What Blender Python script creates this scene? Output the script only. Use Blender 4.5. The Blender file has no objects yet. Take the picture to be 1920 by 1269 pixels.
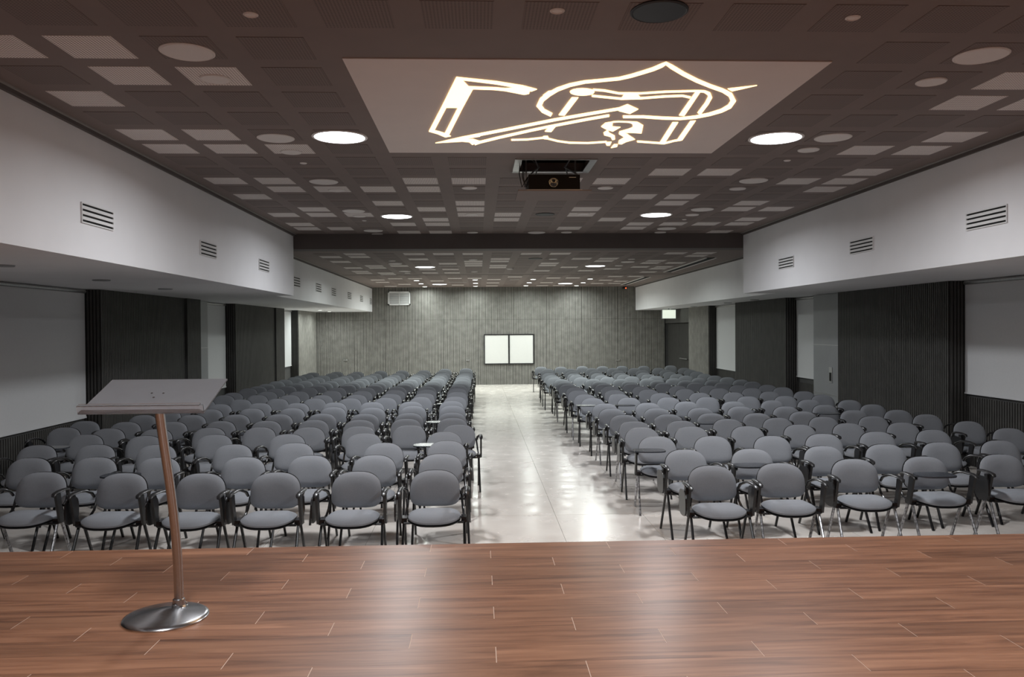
import bpy, bmesh, math, random
from mathutils import Vector, Matrix
random.seed(7)
S = bpy.context.scene
C = S.collection

# ------------------------------------------------------------------ camera
F, ROLL, EYE = 1515.0, -0.007, 2.1            # focal length in pixels of the 1920x1269 frame, eye height above hall floor
_u = Vector(((897 - 960) / F, (634.5 - 617) / F, -1.0)).normalized()
_x = Vector((1.0, -ROLL, 0.0)); _x -= _u * _x.dot(_u); _x.normalize()
_z = _x.cross(_u)
R3 = Matrix((_x, _u, _z))                      # camera axes -> world axes
cd = bpy.data.cameras.new('camera'); cam = bpy.data.objects.new('camera', cd); C.objects.link(cam)
cam.matrix_world = Matrix.Translation((0, 0, EYE)) @ R3.to_4x4()
cd.sensor_width = 36.0; cd.lens = F / 1920 * 36.0; cd.clip_start = 0.05; cd.clip_end = 200
S.camera = cam

# ------------------------------------------------------------------ world, exposure
w = bpy.data.worlds.new('world'); S.world = w; w.use_nodes = True
w.node_tree.nodes['Background'].inputs[0].default_value = (0.5, 0.55, 0.6, 1)
w.node_tree.nodes['Background'].inputs[1].default_value = 0.006
S.view_settings.view_transform = 'Standard'; S.view_settings.look = 'None'
S.view_settings.gamma = 1.0; S.view_settings.use_curve_mapping = False
S.view_settings.exposure = 0.0
BIG_W, SMALL_W, BACK_W = 88.0, 24.0, 106.0      # lamp powers
SPREAD = math.radians(168)
LOGO_E = 3.2
COOL = (0.95, 0.97, 1.0); NEUTRAL = (0.93, 1.0, 0.95)

# ------------------------------------------------------------------ projection helpers (pixel -> plane of the room)
def ray(px, py): return R3 @ Vector(((px - 960) / F, (634.5 - py) / F, -1.0))
def at_z(px, py, z):
    d = ray(px, py); t = (z - EYE) / d.z; return Vector((d.x * t, d.y * t, z))
def at_x(px, py, x):
    d = ray(px, py); t = x / d.x; return Vector((x, d.y * t, EYE + d.z * t))
def at_y(px, py, y):
    d = ray(px, py); t = y / d.y; return Vector((d.x * t, y, EYE + d.z * t))

# ------------------------------------------------------------------ materials
MATS = {}
def mat(name, col, rough=0.6, metal=0.0, noise=0.06, scale=12.0, emit=None, estr=0.0, spec=0.5, trans=0.0, coat=0.0, bump=0.0):
    if name in MATS: return MATS[name]
    m = bpy.data.materials.new(name); m.use_nodes = True; nt = m.node_tree
    b = nt.nodes['Principled BSDF']
    b.inputs['Roughness'].default_value = rough; b.inputs['Metallic'].default_value = metal
    b.inputs['Specular IOR Level'].default_value = spec; b.inputs['Transmission Weight'].default_value = trans
    b.inputs['Coat Weight'].default_value = coat
    g = nt.nodes.new('ShaderNodeNewGeometry'); n = nt.nodes.new('ShaderNodeTexNoise')
    n.inputs['Scale'].default_value = scale; n.inputs['Detail'].default_value = 4
    nt.links.new(g.outputs['Position'], n.inputs['Vector'])
    r = nt.nodes.new('ShaderNodeValToRGB')
    r.color_ramp.elements[0].position = 0.3; r.color_ramp.elements[1].position = 0.7
    r.color_ramp.elements[0].color = tuple(max(0, c * (1 - noise)) for c in col) + (1,)
    r.color_ramp.elements[1].color = tuple(min(1, c * (1 + noise)) for c in col) + (1,)
    nt.links.new(n.outputs['Fac'], r.inputs['Fac']); nt.links.new(r.outputs['Color'], b.inputs['Base Color'])
    if bump:
        bp = nt.nodes.new('ShaderNodeBump'); bp.inputs['Strength'].default_value = bump; bp.inputs['Distance'].default_value = 0.002
        nt.links.new(n.outputs['Fac'], bp.inputs['Height']); nt.links.new(bp.outputs['Normal'], b.inputs['Normal'])
    if emit:
        b.inputs['Emission Color'].default_value = tuple(emit) + (1,); b.inputs['Emission Strength'].default_value = estr
    MATS[name] = m; return m

def perforated(name, base, hole, pitch=0.0215, rad=0.30, row=None):
    """acoustic board: round holes on a square grid, as flat print"""
    m = bpy.data.materials.new(name); m.use_nodes = True; nt = m.node_tree; L = nt.links
    b = nt.nodes['Principled BSDF']; b.inputs['Roughness'].default_value = 0.75
    tc = nt.nodes.new('ShaderNodeTexCoord')
    mp = nt.nodes.new('ShaderNodeVectorMath'); mp.operation = 'MULTIPLY'; mp.inputs[1].default_value = (1 / pitch, 1 / (row or pitch), 0)
    L.new(tc.outputs['Object'], mp.inputs[0])
    fr = nt.nodes.new('ShaderNodeVectorMath'); fr.operation = 'FRACTION'; L.new(mp.outputs[0], fr.inputs[0])
    sb = nt.nodes.new('ShaderNodeVectorMath'); sb.operation = 'SUBTRACT'; sb.inputs[1].default_value = (0.5, 0.5, 0); L.new(fr.outputs[0], sb.inputs[0])
    ln = nt.nodes.new('ShaderNodeVectorMath'); ln.operation = 'LENGTH'; L.new(sb.outputs[0], ln.inputs[0])
    lt = nt.nodes.new('ShaderNodeMath'); lt.operation = 'LESS_THAN'; lt.inputs[1].default_value = rad; L.new(ln.outputs['Value'], lt.inputs[0])
    mx = nt.nodes.new('ShaderNodeMix'); mx.data_type = 'RGBA'; L.new(lt.outputs[0], mx.inputs['Factor'])
    mx.inputs['A'].default_value = tuple(base) + (1,); mx.inputs['B'].default_value = tuple(hole) + (1,)
    L.new(mx.outputs['Result'], b.inputs['Base Color']); MATS[name] = m; return m

def wood(name):
    m = bpy.data.materials.new(name); m.use_nodes = True; nt = m.node_tree; L = nt.links
    b = nt.nodes['Principled BSDF']; g = nt.nodes.new('ShaderNodeNewGeometry'); oi = nt.nodes.new('ShaderNodeObjectInfo')
    mp = nt.nodes.new('ShaderNodeVectorMath'); mp.operation = 'MULTIPLY'; mp.inputs[1].default_value = (1.1, 15.0, 1.0)
    L.new(g.outputs['Position'], mp.inputs[0])
    cb = nt.nodes.new('ShaderNodeCombineXYZ'); ml = nt.nodes.new('ShaderNodeMath'); ml.operation = 'MULTIPLY'; ml.inputs[1].default_value = 40
    L.new(oi.outputs['Random'], ml.inputs[0]); L.new(ml.outputs[0], cb.inputs['Z'])
    ad = nt.nodes.new('ShaderNodeVectorMath'); ad.operation = 'ADD'; L.new(mp.outputs[0], ad.inputs[0]); L.new(cb.outputs[0], ad.inputs[1])
    n = nt.nodes.new('ShaderNodeTexNoise'); n.inputs['Scale'].default_value = 1.0; n.inputs['Detail'].default_value = 7; n.inputs['Roughness'].default_value = 0.62; n.inputs['Distortion'].default_value = 0.6
    L.new(ad.outputs[0], n.inputs['Vector'])
    r = nt.nodes.new('ShaderNodeValToRGB'); e = r.color_ramp.elements
    e[0].position = 0.30; e[0].color = (0.135, 0.056, 0.030, 1); e[1].position = 0.74; e[1].color = (0.40, 0.195, 0.110, 1)
    k = e.new(0.5); k.color = (0.27, 0.122, 0.066, 1)
    L.new(n.outputs['Fac'], r.inputs['Fac'])
    hv = nt.nodes.new('ShaderNodeHueSaturation'); mr = nt.nodes.new('ShaderNodeMapRange'); mr.inputs['To Min'].default_value = 0.85; mr.inputs['To Max'].default_value = 1.15
    L.new(oi.outputs['Random'], mr.inputs['Value']); L.new(mr.outputs[0], hv.inputs['Value']); L.new(r.outputs['Color'], hv.inputs['Color'])
    L.new(hv.outputs['Color'], b.inputs['Base Color'])
    b.inputs['Roughness'].default_value = 0.34; b.inputs['Specular IOR Level'].default_value = 0.45
    bp = nt.nodes.new('ShaderNodeBump'); bp.inputs['Strength'].default_value = 0.15; bp.inputs['Distance'].default_value = 0.002
    L.new(n.outputs['Fac'], bp.inputs['Height']); L.new(bp.outputs['Normal'], b.inputs['Normal'])
    MATS[name] = m; return m

def stone(name):
    m = bpy.data.materials.new(name); m.use_nodes = True; nt = m.node_tree; L = nt.links
    b = nt.nodes['Principled BSDF']; g = nt.nodes.new('ShaderNodeNewGeometry')
    n = nt.nodes.new('ShaderNodeTexNoise'); n.inputs['Scale'].default_value = 1.6; n.inputs['Detail'].default_value = 8; n.inputs['Roughness'].default_value = 0.65
    L.new(g.outputs['Position'], n.inputs['Vector'])
    r = nt.nodes.new('ShaderNodeValToRGB'); e = r.color_ramp.elements
    e[0].position = 0.3; e[0].color = (0.62, 0.575, 0.53, 1); e[1].position = 0.72; e[1].color = (0.72, 0.68, 0.635, 1)
    L.new(n.outputs['Fac'], r.inputs['Fac']); L.new(r.outputs['Color'], b.inputs['Base Color'])
    n2 = nt.nodes.new('ShaderNodeTexNoise'); n2.inputs['Scale'].default_value = 3.5; n2.inputs['Detail'].default_value = 6
    L.new(g.outputs['Position'], n2.inputs['Vector'])
    mr = nt.nodes.new('ShaderNodeMapRange'); mr.inputs['From Min'].default_value = 0.35; mr.inputs['From Max'].default_value = 0.68
    mr.inputs['To Min'].default_value = 0.16; mr.inputs['To Max'].default_value = 0.30
    L.new(n2.outputs['Fac'], mr.inputs['Value']); L.new(mr.outputs[0], b.inputs['Roughness'])
    bp = nt.nodes.new('ShaderNodeBump'); bp.inputs['Strength'].default_value = 0.03; bp.inputs['Distance'].default_value = 0.004
    L.new(n2.outputs['Fac'], bp.inputs['Height']); L.new(bp.outputs['Normal'], b.inputs['Normal'])
    MATS[name] = m; return m

WHITE = mat('white_paint', (0.80, 0.80, 0.82), 0.6, noise=0.02, scale=2)
CEIL = mat('taupe_ceiling_paint', (0.185, 0.142, 0.128), 0.7, noise=0.04, scale=3)
BEAM = mat('dark_beam_paint', (0.10, 0.083, 0.078), 0.7, noise=0.04, scale=3)
PANELW = mat('white_ceiling_panel', (0.68, 0.59, 0.55), 0.6, noise=0.02, scale=3)
TLIGHT = perforated('white_perforated_board', (0.78, 0.71, 0.68), (0.20, 0.17, 0.16))
TDARK = perforated('taupe_perforated_board', (0.185, 0.142, 0.128), (0.09, 0.072, 0.066), rad=.28)
SLAT = mat('grey_brown_slat_wood', (0.265, 0.258, 0.238), 0.6, noise=0.18, scale=5)
SLAT_SHADE = mat('shaded_slat_wood', (0.055, 0.053, 0.050), 0.6, noise=0.15, scale=5)  # same slat wood, darkened: the side walls' shade is put into the colour
GAP = mat('black_felt', (0.018, 0.017, 0.016), 0.9, noise=0.05)
DARKW = mat('charcoal_wall', (0.06, 0.06, 0.06), 0.8, noise=0.05)
BLIND = mat('white_blind_fabric', (0.62, 0.63, 0.64), 0.8, noise=0.015, scale=30)
WOOD = wood('brown_wood_planks'); GROUT = mat('pale_grout', (0.66, 0.49, 0.39), 0.8)
STONE = stone('cream_polished_stone'); JOINT = mat('dark_joint', (0.16, 0.14, 0.12), 0.8)
FAB = mat('grey_fabric', (0.250, 0.264, 0.288), 0.9, noise=0.10, scale=300, spec=0.2, bump=0.4)
BLK = mat('black_plastic', (0.012, 0.012, 0.013), 0.32, noise=0.1)
BLKM = mat('black_steel_tube', (0.010, 0.010, 0.011), 0.25, noise=0.1)
FILM = mat('film_wrapped_steel', (0.34, 0.34, 0.35), 0.22, 0.6, noise=0.75, scale=45)
TABT = mat('tablet_laminate', (0.045, 0.05, 0.06), 0.22, noise=0.1)
CHROME = mat('brushed_steel', (0.50, 0.50, 0.51), 0.24, 1.0, noise=0.06, scale=60)
STEEL = mat('satin_aluminium', (0.5, 0.5, 0.5), 0.4, 0.9, noise=0.08, scale=30)
ACRYL = mat('frosted_acrylic', (0.42, 0.415, 0.43), 0.30, trans=0.68, noise=0.03)
CLEAR = mat('clear_acrylic', (0.92, 0.92, 0.93), 0.04, trans=0.97, noise=0.0)
SPK = mat('white_grille_metal', (0.68, 0.64, 0.62), 0.6, noise=0.04, scale=200)
BSPK = mat('black_grille_metal', (0.012, 0.012, 0.014), 0.5)
MUD = mat('grey_cabinet_paint', (0.27, 0.28, 0.29), 0.45, noise=0.04, scale=3)
BOARD = mat('whiteboard_surface', (0.64, 0.64, 0.62), 0.35, noise=0.01)
BLACK = mat('black_void', (0.004, 0.004, 0.004), 0.9)
LAMP = mat('lamp_diffuser', (0.9, 0.9, 0.9), 0.5, emit=COOL, estr=7)
LAMPB = mat('downlight_lens', (0.9, 0.9, 0.9), 0.5, emit=NEUTRAL, estr=9)
LOGO = mat('warm_light_strip', (0.9, 0.8, 0.6), 0.5, emit=(1.0, 0.60, 0.26), estr=LOGO_E)
REDL = mat('red_indicator', (0.8, 0.05, 0.02), 0.4, emit=(1, 0.08, 0.02), estr=4)
SIGN = mat('lit_sign_face', (0.85, 0.88, 0.80), 0.5, emit=(0.9, 1.0, 0.85), estr=0.75)
PROJ = mat('projector_black', (0.008, 0.006, 0.006), 0.5, spec=0.15)
LENS = mat('lens_glass', (0.03, 0.03, 0.03), 0.05, coat=1.0)
LIT = mat('cream_trim', (0.30, 0.28, 0.26), 0.6)

# ------------------------------------------------------------------ mesh builder
class MB:
    def __init__(s): s.v = []; s.f = []; s.sm = []
    def add(s, vs, fs, smooth=False):
        o = len(s.v); s.v += [tuple(v) for v in vs]; s.f += [tuple(i + o for i in f) for f in fs]; s.sm += [smooth] * len(fs); return s
    def box(s, a, b):
        (x0, y0, z0), (x1, y1, z1) = [tuple(min(p, q) for p, q in zip(a, b)), tuple(max(p, q) for p, q in zip(a, b))]
        return s.add([(x0, y0, z0), (x1, y0, z0), (x1, y1, z0), (x0, y1, z0), (x0, y0, z1), (x1, y0, z1), (x1, y1, z1), (x0, y1, z1)],
                     [(0, 3, 2, 1), (4, 5, 6, 7), (0, 1, 5, 4), (1, 2, 6, 5), (2, 3, 7, 6), (3, 0, 4, 7)])
    def tube(s, pts, r, n=8, ry=None, cap=True):
        """swept tube; r a number or one per point; ry squashes it across the x axis"""
        pts = [Vector(p) for p in pts]; rs = r if isinstance(r, (list, tuple)) else [r] * len(pts)
        vs = []; fs = []; ref = None
        for i, p in enumerate(pts):
            t = (pts[min(i + 1, len(pts) - 1)] - pts[max(i - 1, 0)]).normalized()
            if ref is None: ref = Vector((1, 0, 0)) if abs(t.x) < 0.9 else Vector((0, 1, 0))
            a = (ref - t * ref.dot(t)).normalized(); ref = a; b = t.cross(a)
            for k in range(n):
                g = 2 * math.pi * k / n
                vs.append(p + a * math.cos(g) * rs[i] + b * math.sin(g) * (rs[i] if ry is None else ry))
        for i in range(len(pts) - 1):
            for k in range(n):
                fs.append((i * n + k, i * n + (k + 1) % n, (i + 1) * n + (k + 1) % n, (i + 1) * n + k))
        if cap: fs.append(tuple(range(n))[::-1]); fs.append(tuple((len(pts) - 1) * n + k for k in range(n)))
        return s.add(vs, fs, True)
    def lathe(s, prof, n=32, c=(0, 0, 0), sx=1.0, sy=1.0):
        vs = []; fs = []
        for r, z in prof:
            for k in range(n):
                g = 2 * math.pi * k / n; vs.append((c[0] + r * sx * math.cos(g), c[1] + r * sy * math.sin(g), c[2] + z))
        for i in range(len(prof) - 1):
            for k in range(n): fs.append((i * n + k, i * n + (k + 1) % n, (i + 1) * n + (k + 1) % n, (i + 1) * n + k))
        fs.append(tuple(range(n))[::-1]); fs.append(tuple((len(prof) - 1) * n + k for k in range(n)))
        return s.add(vs, fs, True)
    def prism(s, poly, off):
        """polygon (3-D points) extruded by off"""
        n = len(poly); off = Vector(off); vs = [Vector(p) for p in poly] + [Vector(p) + off for p in poly]
        return s.add(vs, [tuple(range(n)), tuple(range(2 * n - 1, n - 1, -1))] + [(i, (i + 1) % n, n + (i + 1) % n, n + i) for i in range(n)])
    def mesh(s, name):
        me = bpy.data.meshes.new(name); me.from_pydata(s.v, [], s.f)
        bm = bmesh.new(); bm.from_mesh(me); bmesh.ops.recalc_face_normals(bm, faces=bm.faces); bm.to_mesh(me); bm.free()
        if any(s.sm):
            me.polygons.foreach_set('use_smooth', s.sm)
            me.set_sharp_from_angle(angle=math.radians(38))
        return me
    def build(s, name, m, parent=None, loc=None, kind=None):
        me = s.mesh(name); me.materials.append(m); return link(name, me, parent, loc, kind)

def link(name, me, parent=None, loc=None, kind=None):
    o = bpy.data.objects.new(name, me); C.objects.link(o)
    if parent is not None: o.parent = parent
    if loc is not None: o.location = loc
    if kind: o['kind'] = kind
    return o
def tag(o, label=None, cat=None, group=None, kind=None):
    if label: o['label'] = label
    if cat: o['category'] = cat
    if group: o['group'] = group
    if kind: o['kind'] = kind
    return o
def empty(name, loc=(0, 0, 0), rz=0):
    o = bpy.data.objects.new(name, None); C.objects.link(o); o.location = loc; o.rotation_euler = (0, 0, rz); o.empty_display_size = 0.1; return o
def copy_tree(o, parent=None):
    c = o.copy(); C.objects.link(c)
    if parent is not None: c.parent = parent
    for ch in list(o.children): copy_tree(ch, c)
    return c
ORD = ['first', 'second', 'third', 'fourth', 'fifth', 'sixth', 'seventh', 'eighth', 'ninth', 'tenth', 'eleventh', 'twelfth', 'thirteenth',
       'fourteenth', 'fifteenth', 'sixteenth', 'seventeenth', 'eighteenth', 'nineteenth', 'twentieth', 'twenty-first', 'twenty-second', 'twenty-third']

# ------------------------------------------------------------------ room dimensions
XL, XR, REC = -6.05, 7.10, 0.28          # side wall faces, depth of the window bays
YB, YF = 30.55, -2.5                      # back wall, wall behind the camera
YBEAM = 16.02
ZC, ZB, ZS = 3.99, 3.69, 2.78             # front ceiling, rear ceiling, underside of bulkheads
SXL, SXR, BXL, BXR = -3.61, 5.32, -3.98, 5.98
STAGE_Z, STAGE_Y = 0.5, 6.02

# ---- floor
fl = MB().box((XL - .4, YF, -0.12), (XR + .4, YB + .1, -0.006)).build('floor', JOINT, kind='structure')
tw, tl, gp = 0.985, 1.97, 0.0035
tile_me = MB().box((gp / 2, gp / 2, -0.012), (tw - gp / 2, tl - gp / 2, 0)).mesh('floor_tile'); tile_me.materials.append(STONE)
xi = 0.85 - tw * 7; cuts = []
i = 0
while xi < XR:
    yj = STAGE_Y - 0.9; 
    while yj < YB:
        x0, x1 = max(xi, XL - .3), min(xi + tw, XR + .3)
        if x1 - x0 > tw - 1e-4 and yj + tl < YB:
            link('floor_tile', tile_me, fl, (xi, yj, 0))
        elif x1 - x0 > 0.02:
            MB().box((x0 + gp / 2, yj + gp / 2, -0.012), (x1 - gp / 2, min(yj + tl, YB) - gp / 2, 0)).build('floor_tile', STONE, fl)
        yj += tl
    xi += tw

# ---- stage
st = MB().box((XL, YF, 0.0), (XR, STAGE_Y - 0.012, STAGE_Z - 0.0012)).build('stage', GROUT)
tag(st, 'low stage platform of brown wood planks across the foreground', 'stage')
MB().box((XL, STAGE_Y - 0.012, 0.0), (XR, STAGE_Y, STAGE_Z - 0.014)).build('fascia', WOOD, st)
pw, pl = 0.1965, 1.305
pme = {}
row = 0; y1 = STAGE_Y
while y1 > 0.7:
    y0 = y1 - pw
    # joint phases read off the photograph: rows counted from the stage edge
    ph = [-0.36, 0.075, -0.80][row % 3]; x = ph - pl * 5
    while x < XR:
        a, b = max(x, XL), min(x + pl, XR)
        if b - a > 0.03:
            key = round(b - a, 3)
            if key not in pme:
                m_ = MB().box((0.0022, 0.0004, -0.009), (b - a - 0.0022, pw - 0.0004, 0)).mesh('plank'); m_.materials.append(WOOD); pme[key] = m_
            link('plank', pme[key], st, (a, y0, STAGE_Z))
        x += pl
    y1 = y0; row += 1
MB().box((XL, YF, STAGE_Z - .001), (XR, y1, STAGE_Z)).build('stage_surface', WOOD, st)

# ---- slatted panel builder
def slats(axis, plane, a, b, z0, z1, name, parent, m=SLAT, out=1, pitch=0.056, wd=0.034, dep=0.016):
    """vertical slats on a black board; axis 'x' runs along x on plane y, axis 'y' runs along y on plane x; out = side the slats stand proud"""
    bd = MB(); sl = MB(); n = max(1, int(round((b - a) / pitch))); p = (b - a) / n; q = wd * p / pitch
    def bx(mb, u0, u1, t0, t1):
        if axis == 'x': mb.box((u0, plane + t0, z0), (u1, plane + t1, z1))
        else: mb.box((plane + t0, u0, z0), (plane + t1, u1, z1))
    bx(bd, a + .001, b - .001, -0.02 * out, 0)
    for k in range(n): bx(sl, a + p * (k + .5) - q / 2, a + p * (k + .5) + q / 2, 0, dep * out)
    o = bd.build(name, GAP, parent); sl.build('slat', m, o, kind='stuff'); return o

def Y(px, x, py=620): return at_x(px, py, x).y

# ---- back wall
wb = MB().box((XL - .4, YB + .05, 0), (XR + .4, YB + .2, ZC)).build('wall_back', DARKW, kind='structure')
bpx = [607, 664, 722, 765, 831, 897, 963, 1025, 1091, 1158, 1191, 1240]
bx = [at_y(p, 640, YB).x for p in bpx]; bx[0] = XL; bx[-1] = XR
for a, b in zip(bx[:-1], bx[1:]):
    slats('x', YB + .02, a + .004, b - .004, 0.0, 2.455, 'slat_panel', wb, SLAT, -1)
    slats('x', YB + .02, a + .004, b - .004, 2.463, ZC - .02, 'slat_panel', wb, SLAT, -1)
for px in (648, 877, 1158):                                   # flush door handles in the slatted wall
    p = at_y(px, 675, YB)
    h = MB(); h.box((p.x - .06, YB - .045, p.z - .012), (p.x + .06, YB - .03, p.z + .012)); h.box((p.x - .06, YB - .03, p.z - .01), (p.x - .04, YB, p.z + .01)); h.box((p.x + .035, YB - .03, p.z - .03), (p.x + .065, YB, p.z + .03))
    h.build('door_handle', STEEL, wb)
MB().box((XL, YF, 0), (XR, YF - .15, ZC)).build('wall_front', MUD, kind='structure')

# ---- side walls: solid piers with slatted cladding, recessed window bays
def side(sign, X, name, segs, ystart):
    """segs: list of (kind, y0, y1); bays are recessed by REC"""
    wl = MB().box((X + sign * (REC + .12), YF, 0), (X + sign * (REC + .25), YB + .1, ZC)).build(name, DARKW, kind='structure')
    for kind, a, b, pr in segs:
        if kind == 'panel':
            MB().box((X + sign * .02, a, 0), (X + sign * (REC + .12), b, ZS)).build('pier', DARKW, wl)
            slats('y', X + sign * .02 - sign * pr, a + .002, b - .002, 0, ZS, 'slat_panel', wl, SLAT_SHADE if b < 26 else SLAT, -sign)  # nearer panels take the slat colour with the shade painted in
            if pr: MB().box((X + sign * .019, a, 0), (X + sign * (.02 - pr), b, ZS)).build('pier', DARKW, wl)
        elif kind == 'bay':
            # far jamb faces the camera and is slatted, recess wall behind
            MB().box((X + sign * REC, a, 0), (X + sign * (REC + .12), b, ZS)).build('bay_wall', DARKW, wl)
            slats('x', b - .002, min(X + sign * .02, X + sign * REC), max(X + sign * .02, X + sign * REC), 0, ZS, 'slat_panel', wl, SLAT_SHADE, -1)
    return wl
L1 = Y(190, XL); L2 = Y(347, XL); L3 = Y(373, XL); L4 = Y(442, XL); L5 = Y(515, XL); L6 = Y(531, XL); L7 = Y(560, XL)
wl = side(-1, XL, 'wall_left', [('panel', STAGE_Y, 8.4, 0), ('bay', 8.4, L1, 0), ('panel', L1, L2, 0), ('panel', L2, L3, .05), ('bay', L3, L4, 0),
     ('panel', L4, L5, 0), ('panel', L5, L6, .05), ('bay', L6, L7, 0), ('panel', L7, YB, 0)], 0)
R1 = Y(1778, XR); R2 = Y(1570, XR); R3_ = Y(1473, XR); R4 = Y(1378, XR); R5 = Y(1328, XR); R6 = Y(1291, XR)
wr = side(1, XR, 'wall_right', [('panel', STAGE_Y, 8.4, 0), ('bay', 8.4, R1, 0), ('panel', R1, R2, 0), ('bay', R2, R3_, 0), ('panel', R3_, R4, 0),
     ('bay', R4, R5, 0), ('panel', R5, R6, 0)], 0)
for X, sg, w_ in ((XL, -1, wl), (XR, 1, wr)):                  # plain wall beside the stage
    MB().box((X + sg * .02, YF, 0), (X + sg * .4, STAGE_Y, ZS)).build('wall_panel', DARKW, w_)
# rear double door in the right wall
dr = empty('door_1', (XR, (R6 + YB) / 2, 0)); dr['kind'] = 'structure'
dz = 2.28
MB().box((.02, R6 - dr.location.y, dz), (.3, YB - dr.location.y, ZS)).build('lintel', SLAT_SHADE, dr)
MB().box((.16, R6 - dr.location.y, 0), (.3, YB - dr.location.y, dz)).build('door_backing', GAP, dr)
for k in range(2):
    a = R6 - dr.location.y + .04 + k * (YB - R6 - .04) / 2; b = a + (YB - R6 - .04) / 2 - .01
    o = slats('y', .14, a, b, 0.01, dz - .01, 'door_leaf', dr, SLAT_SHADE, -1)
hb = MB(); hb.box((.06, -1.3, 1.0), (.08, -.2, 1.03)); hb.box((.06, -1.28, 1.0), (.14, -1.25, 1.03)); hb.box((.06, -.25, 1.0), (.14, -.22, 1.03))
hb.build('push_bar', STEEL, dr)

# window bays: blind, sill wall
def bay_blind(X, sign, ya, yb, ztop, zbot, nm, lab):
    xx = X + sign * (REC - .035)
    e = empty('roller_blind', (xx, (ya + yb) / 2, 0)); h = (yb - ya) / 2
    MB().box((-.003, -h, zbot), (.003, h, ztop - .06)).build('blind_fabric', BLIND, e)
    MB().box((-.012, -h, zbot - .025), (.012, h, zbot)).build('bottom_bar', BLIND, e)
    MB().tube([(0, -h, ztop - .035), (0, h, ztop - .035)], .032, 12).build('roller_tube', STEEL, e)
    tag(e, lab, 'blind', 'white roller blinds in the side window bays')
zl = at_x(0, 816, XL - REC + .03).z; zr = at_x(1915, 748, XR + REC - .03).z
bay_blind(XL, -1, 8.45, L1 - .03, ZS, zl, '', 'wide white roller blind at far left, behind the lectern')
bay_blind(XR, 1, 8.45, R1 - .03, ZS, zr, '', 'wide white roller blind at the right edge of the photo')
bay_blind(XR, 1, R2 + 1.35, R3_ - .04, ZS, at_x(1520, 708, XR + REC - .03).z, '', 'narrow grey-lit roller blind beside the grey metal door on the right')
bay_blind(XR, 1, R4 + .05, R5 - .04, ZS, at_x(1365, 692, XR + REC - .03).z, '', 'brightest narrow roller blind on the right wall, nearest the rear door')
bay_blind(XL, -1, L6 + .05, L7 - .04, ZS, at_x(538, 686, XL - REC + .03).z, '', 'thin bright strip of roller blind farthest along the left wall')
bay_blind(XL, -1, L3 + .85, L4 - .04, ZS, .72, '', 'narrow roller blind in the middle bay of the left wall')
for X, sg, a, b, zz, w_ in ((XL, -1, 8.4, L1, zl, wl), (XR, 1, 8.4, R1, zr, wr), (XR, 1, R4, R5, .9, wr), (XR, 1, R2 + 1.3, R3_, .9, wr)):
    slats('y', X + sg * (REC - .001), a + .01, b - .025, 0, zz - .07, 'slat_panel', w_, SLAT_SHADE, -sg)
# grey metal door/cabinet in the right middle bay and a plain grey column in the left one
g = empty('door_2', (XR + .06, R2 + .66, 0)); g['kind'] = 'structure'
MB().box((0, -.62, 0), (.2, .62, ZS - .01)).build('door_leaf', MUD, g)
for z in (.70, 1.72): MB().box((-.004, -.62, z), (.001, .62, z + .012)).build('trim_strip', STEEL, g)
hh = at_x(1558, 703, XR + .06)
hp = MB().box((-.012, hh.y - g.location.y - .07, hh.z - .16), (0, hh.y - g.location.y + .07, hh.z + .16)).build('handle_plate', STEEL, g)
MB().box((-.02, hh.y - g.location.y - .035, hh.z - .12), (-.012, hh.y - g.location.y + .035, hh.z + .05)).build('handle', BLACK, g)
g = empty('door_3', (XL - .1, L3 + .45, 0)); g['kind'] = 'structure'
MB().box((-.17, -.42, 0), (0, .42, ZS - .01)).build('door_leaf', MUD, g)
MB().box((0, -.42, 1.72), (.004, .42, 1.732)).build('trim_strip', STEEL, g)

# ---- bulkheads (white boxed soffits on both sides)
def bulk(x0, x1, y0, y1, zt, lab): 
    return MB().box((x0, y0, ZS), (x1, y1, zt)).build('bulkhead', WHITE, kind='structure')
k1 = bulk(SXL, XL - .4, YF, YBEAM, ZC + .1, ''); k2 = bulk(SXR, XR + .4, YF, YBEAM, ZC + .1, '')
k3 = bulk(BXL, XL - .4, YBEAM, YB + .05, ZC + .1, ''); k4 = bulk(BXR, XR + .4, YBEAM, YB + .05, ZC + .1, '')
# shadow-gap trims where bulkheads meet the ceiling
for i, (x, sg, y0, y1, z) in enumerate(((SXL, 1, YF, YBEAM, ZC), (SXR, -1, YF, YBEAM, ZC), (BXL, 1, YBEAM, YB, ZB), (BXR, -1, YBEAM, YB, ZB))):
    t = MB().box((x, y0, z - .045), (x + sg * .035, y1, z)).build('trim_%d' % (i + 1), BEAM, kind='structure')
    MB().box((x + sg * .035, y0, z - .012), (x + sg * .06, y1, z)).build('edge_bead', LIT, t)

# ---- ceiling (front, with the hatch for the projector left open)
HX0, HX1 = at_z(978, 309, ZC).x - .04, at_z(1098, 309, ZC).x + .04
HY0, HY1 = at_z(1040, 298, ZC).y, at_z(1040, 321, ZC).y
cb = MB()
for a, b in (((SXL, YF), (SXR, HY0)), ((SXL, HY1), (SXR, YBEAM)), ((SXL, HY0), (HX0, HY1)), ((HX1, HY0), (SXR, HY1))):
    cb.box((a[0], a[1], ZC), (b[0], b[1], ZC + .1))
ceil = cb.build('ceiling', CEIL, kind='structure')
ceil2 = MB().box((BXL, YBEAM + .42, ZB), (BXR, YB + .05, ZB + .1)).build('rear_ceiling', CEIL, kind='structure')
MB().box((SXL - .3, YBEAM, ZB), (SXR + .6, YBEAM + .42, ZC + .05)).build('beam', BEAM, kind='structure')
MB().box((BXL + .05, 23.55, ZB - .006), (BXR - .05, 23.59, ZB)).build('trim_5', BEAM, kind='structure')
hw = MB(); e = .03
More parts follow.
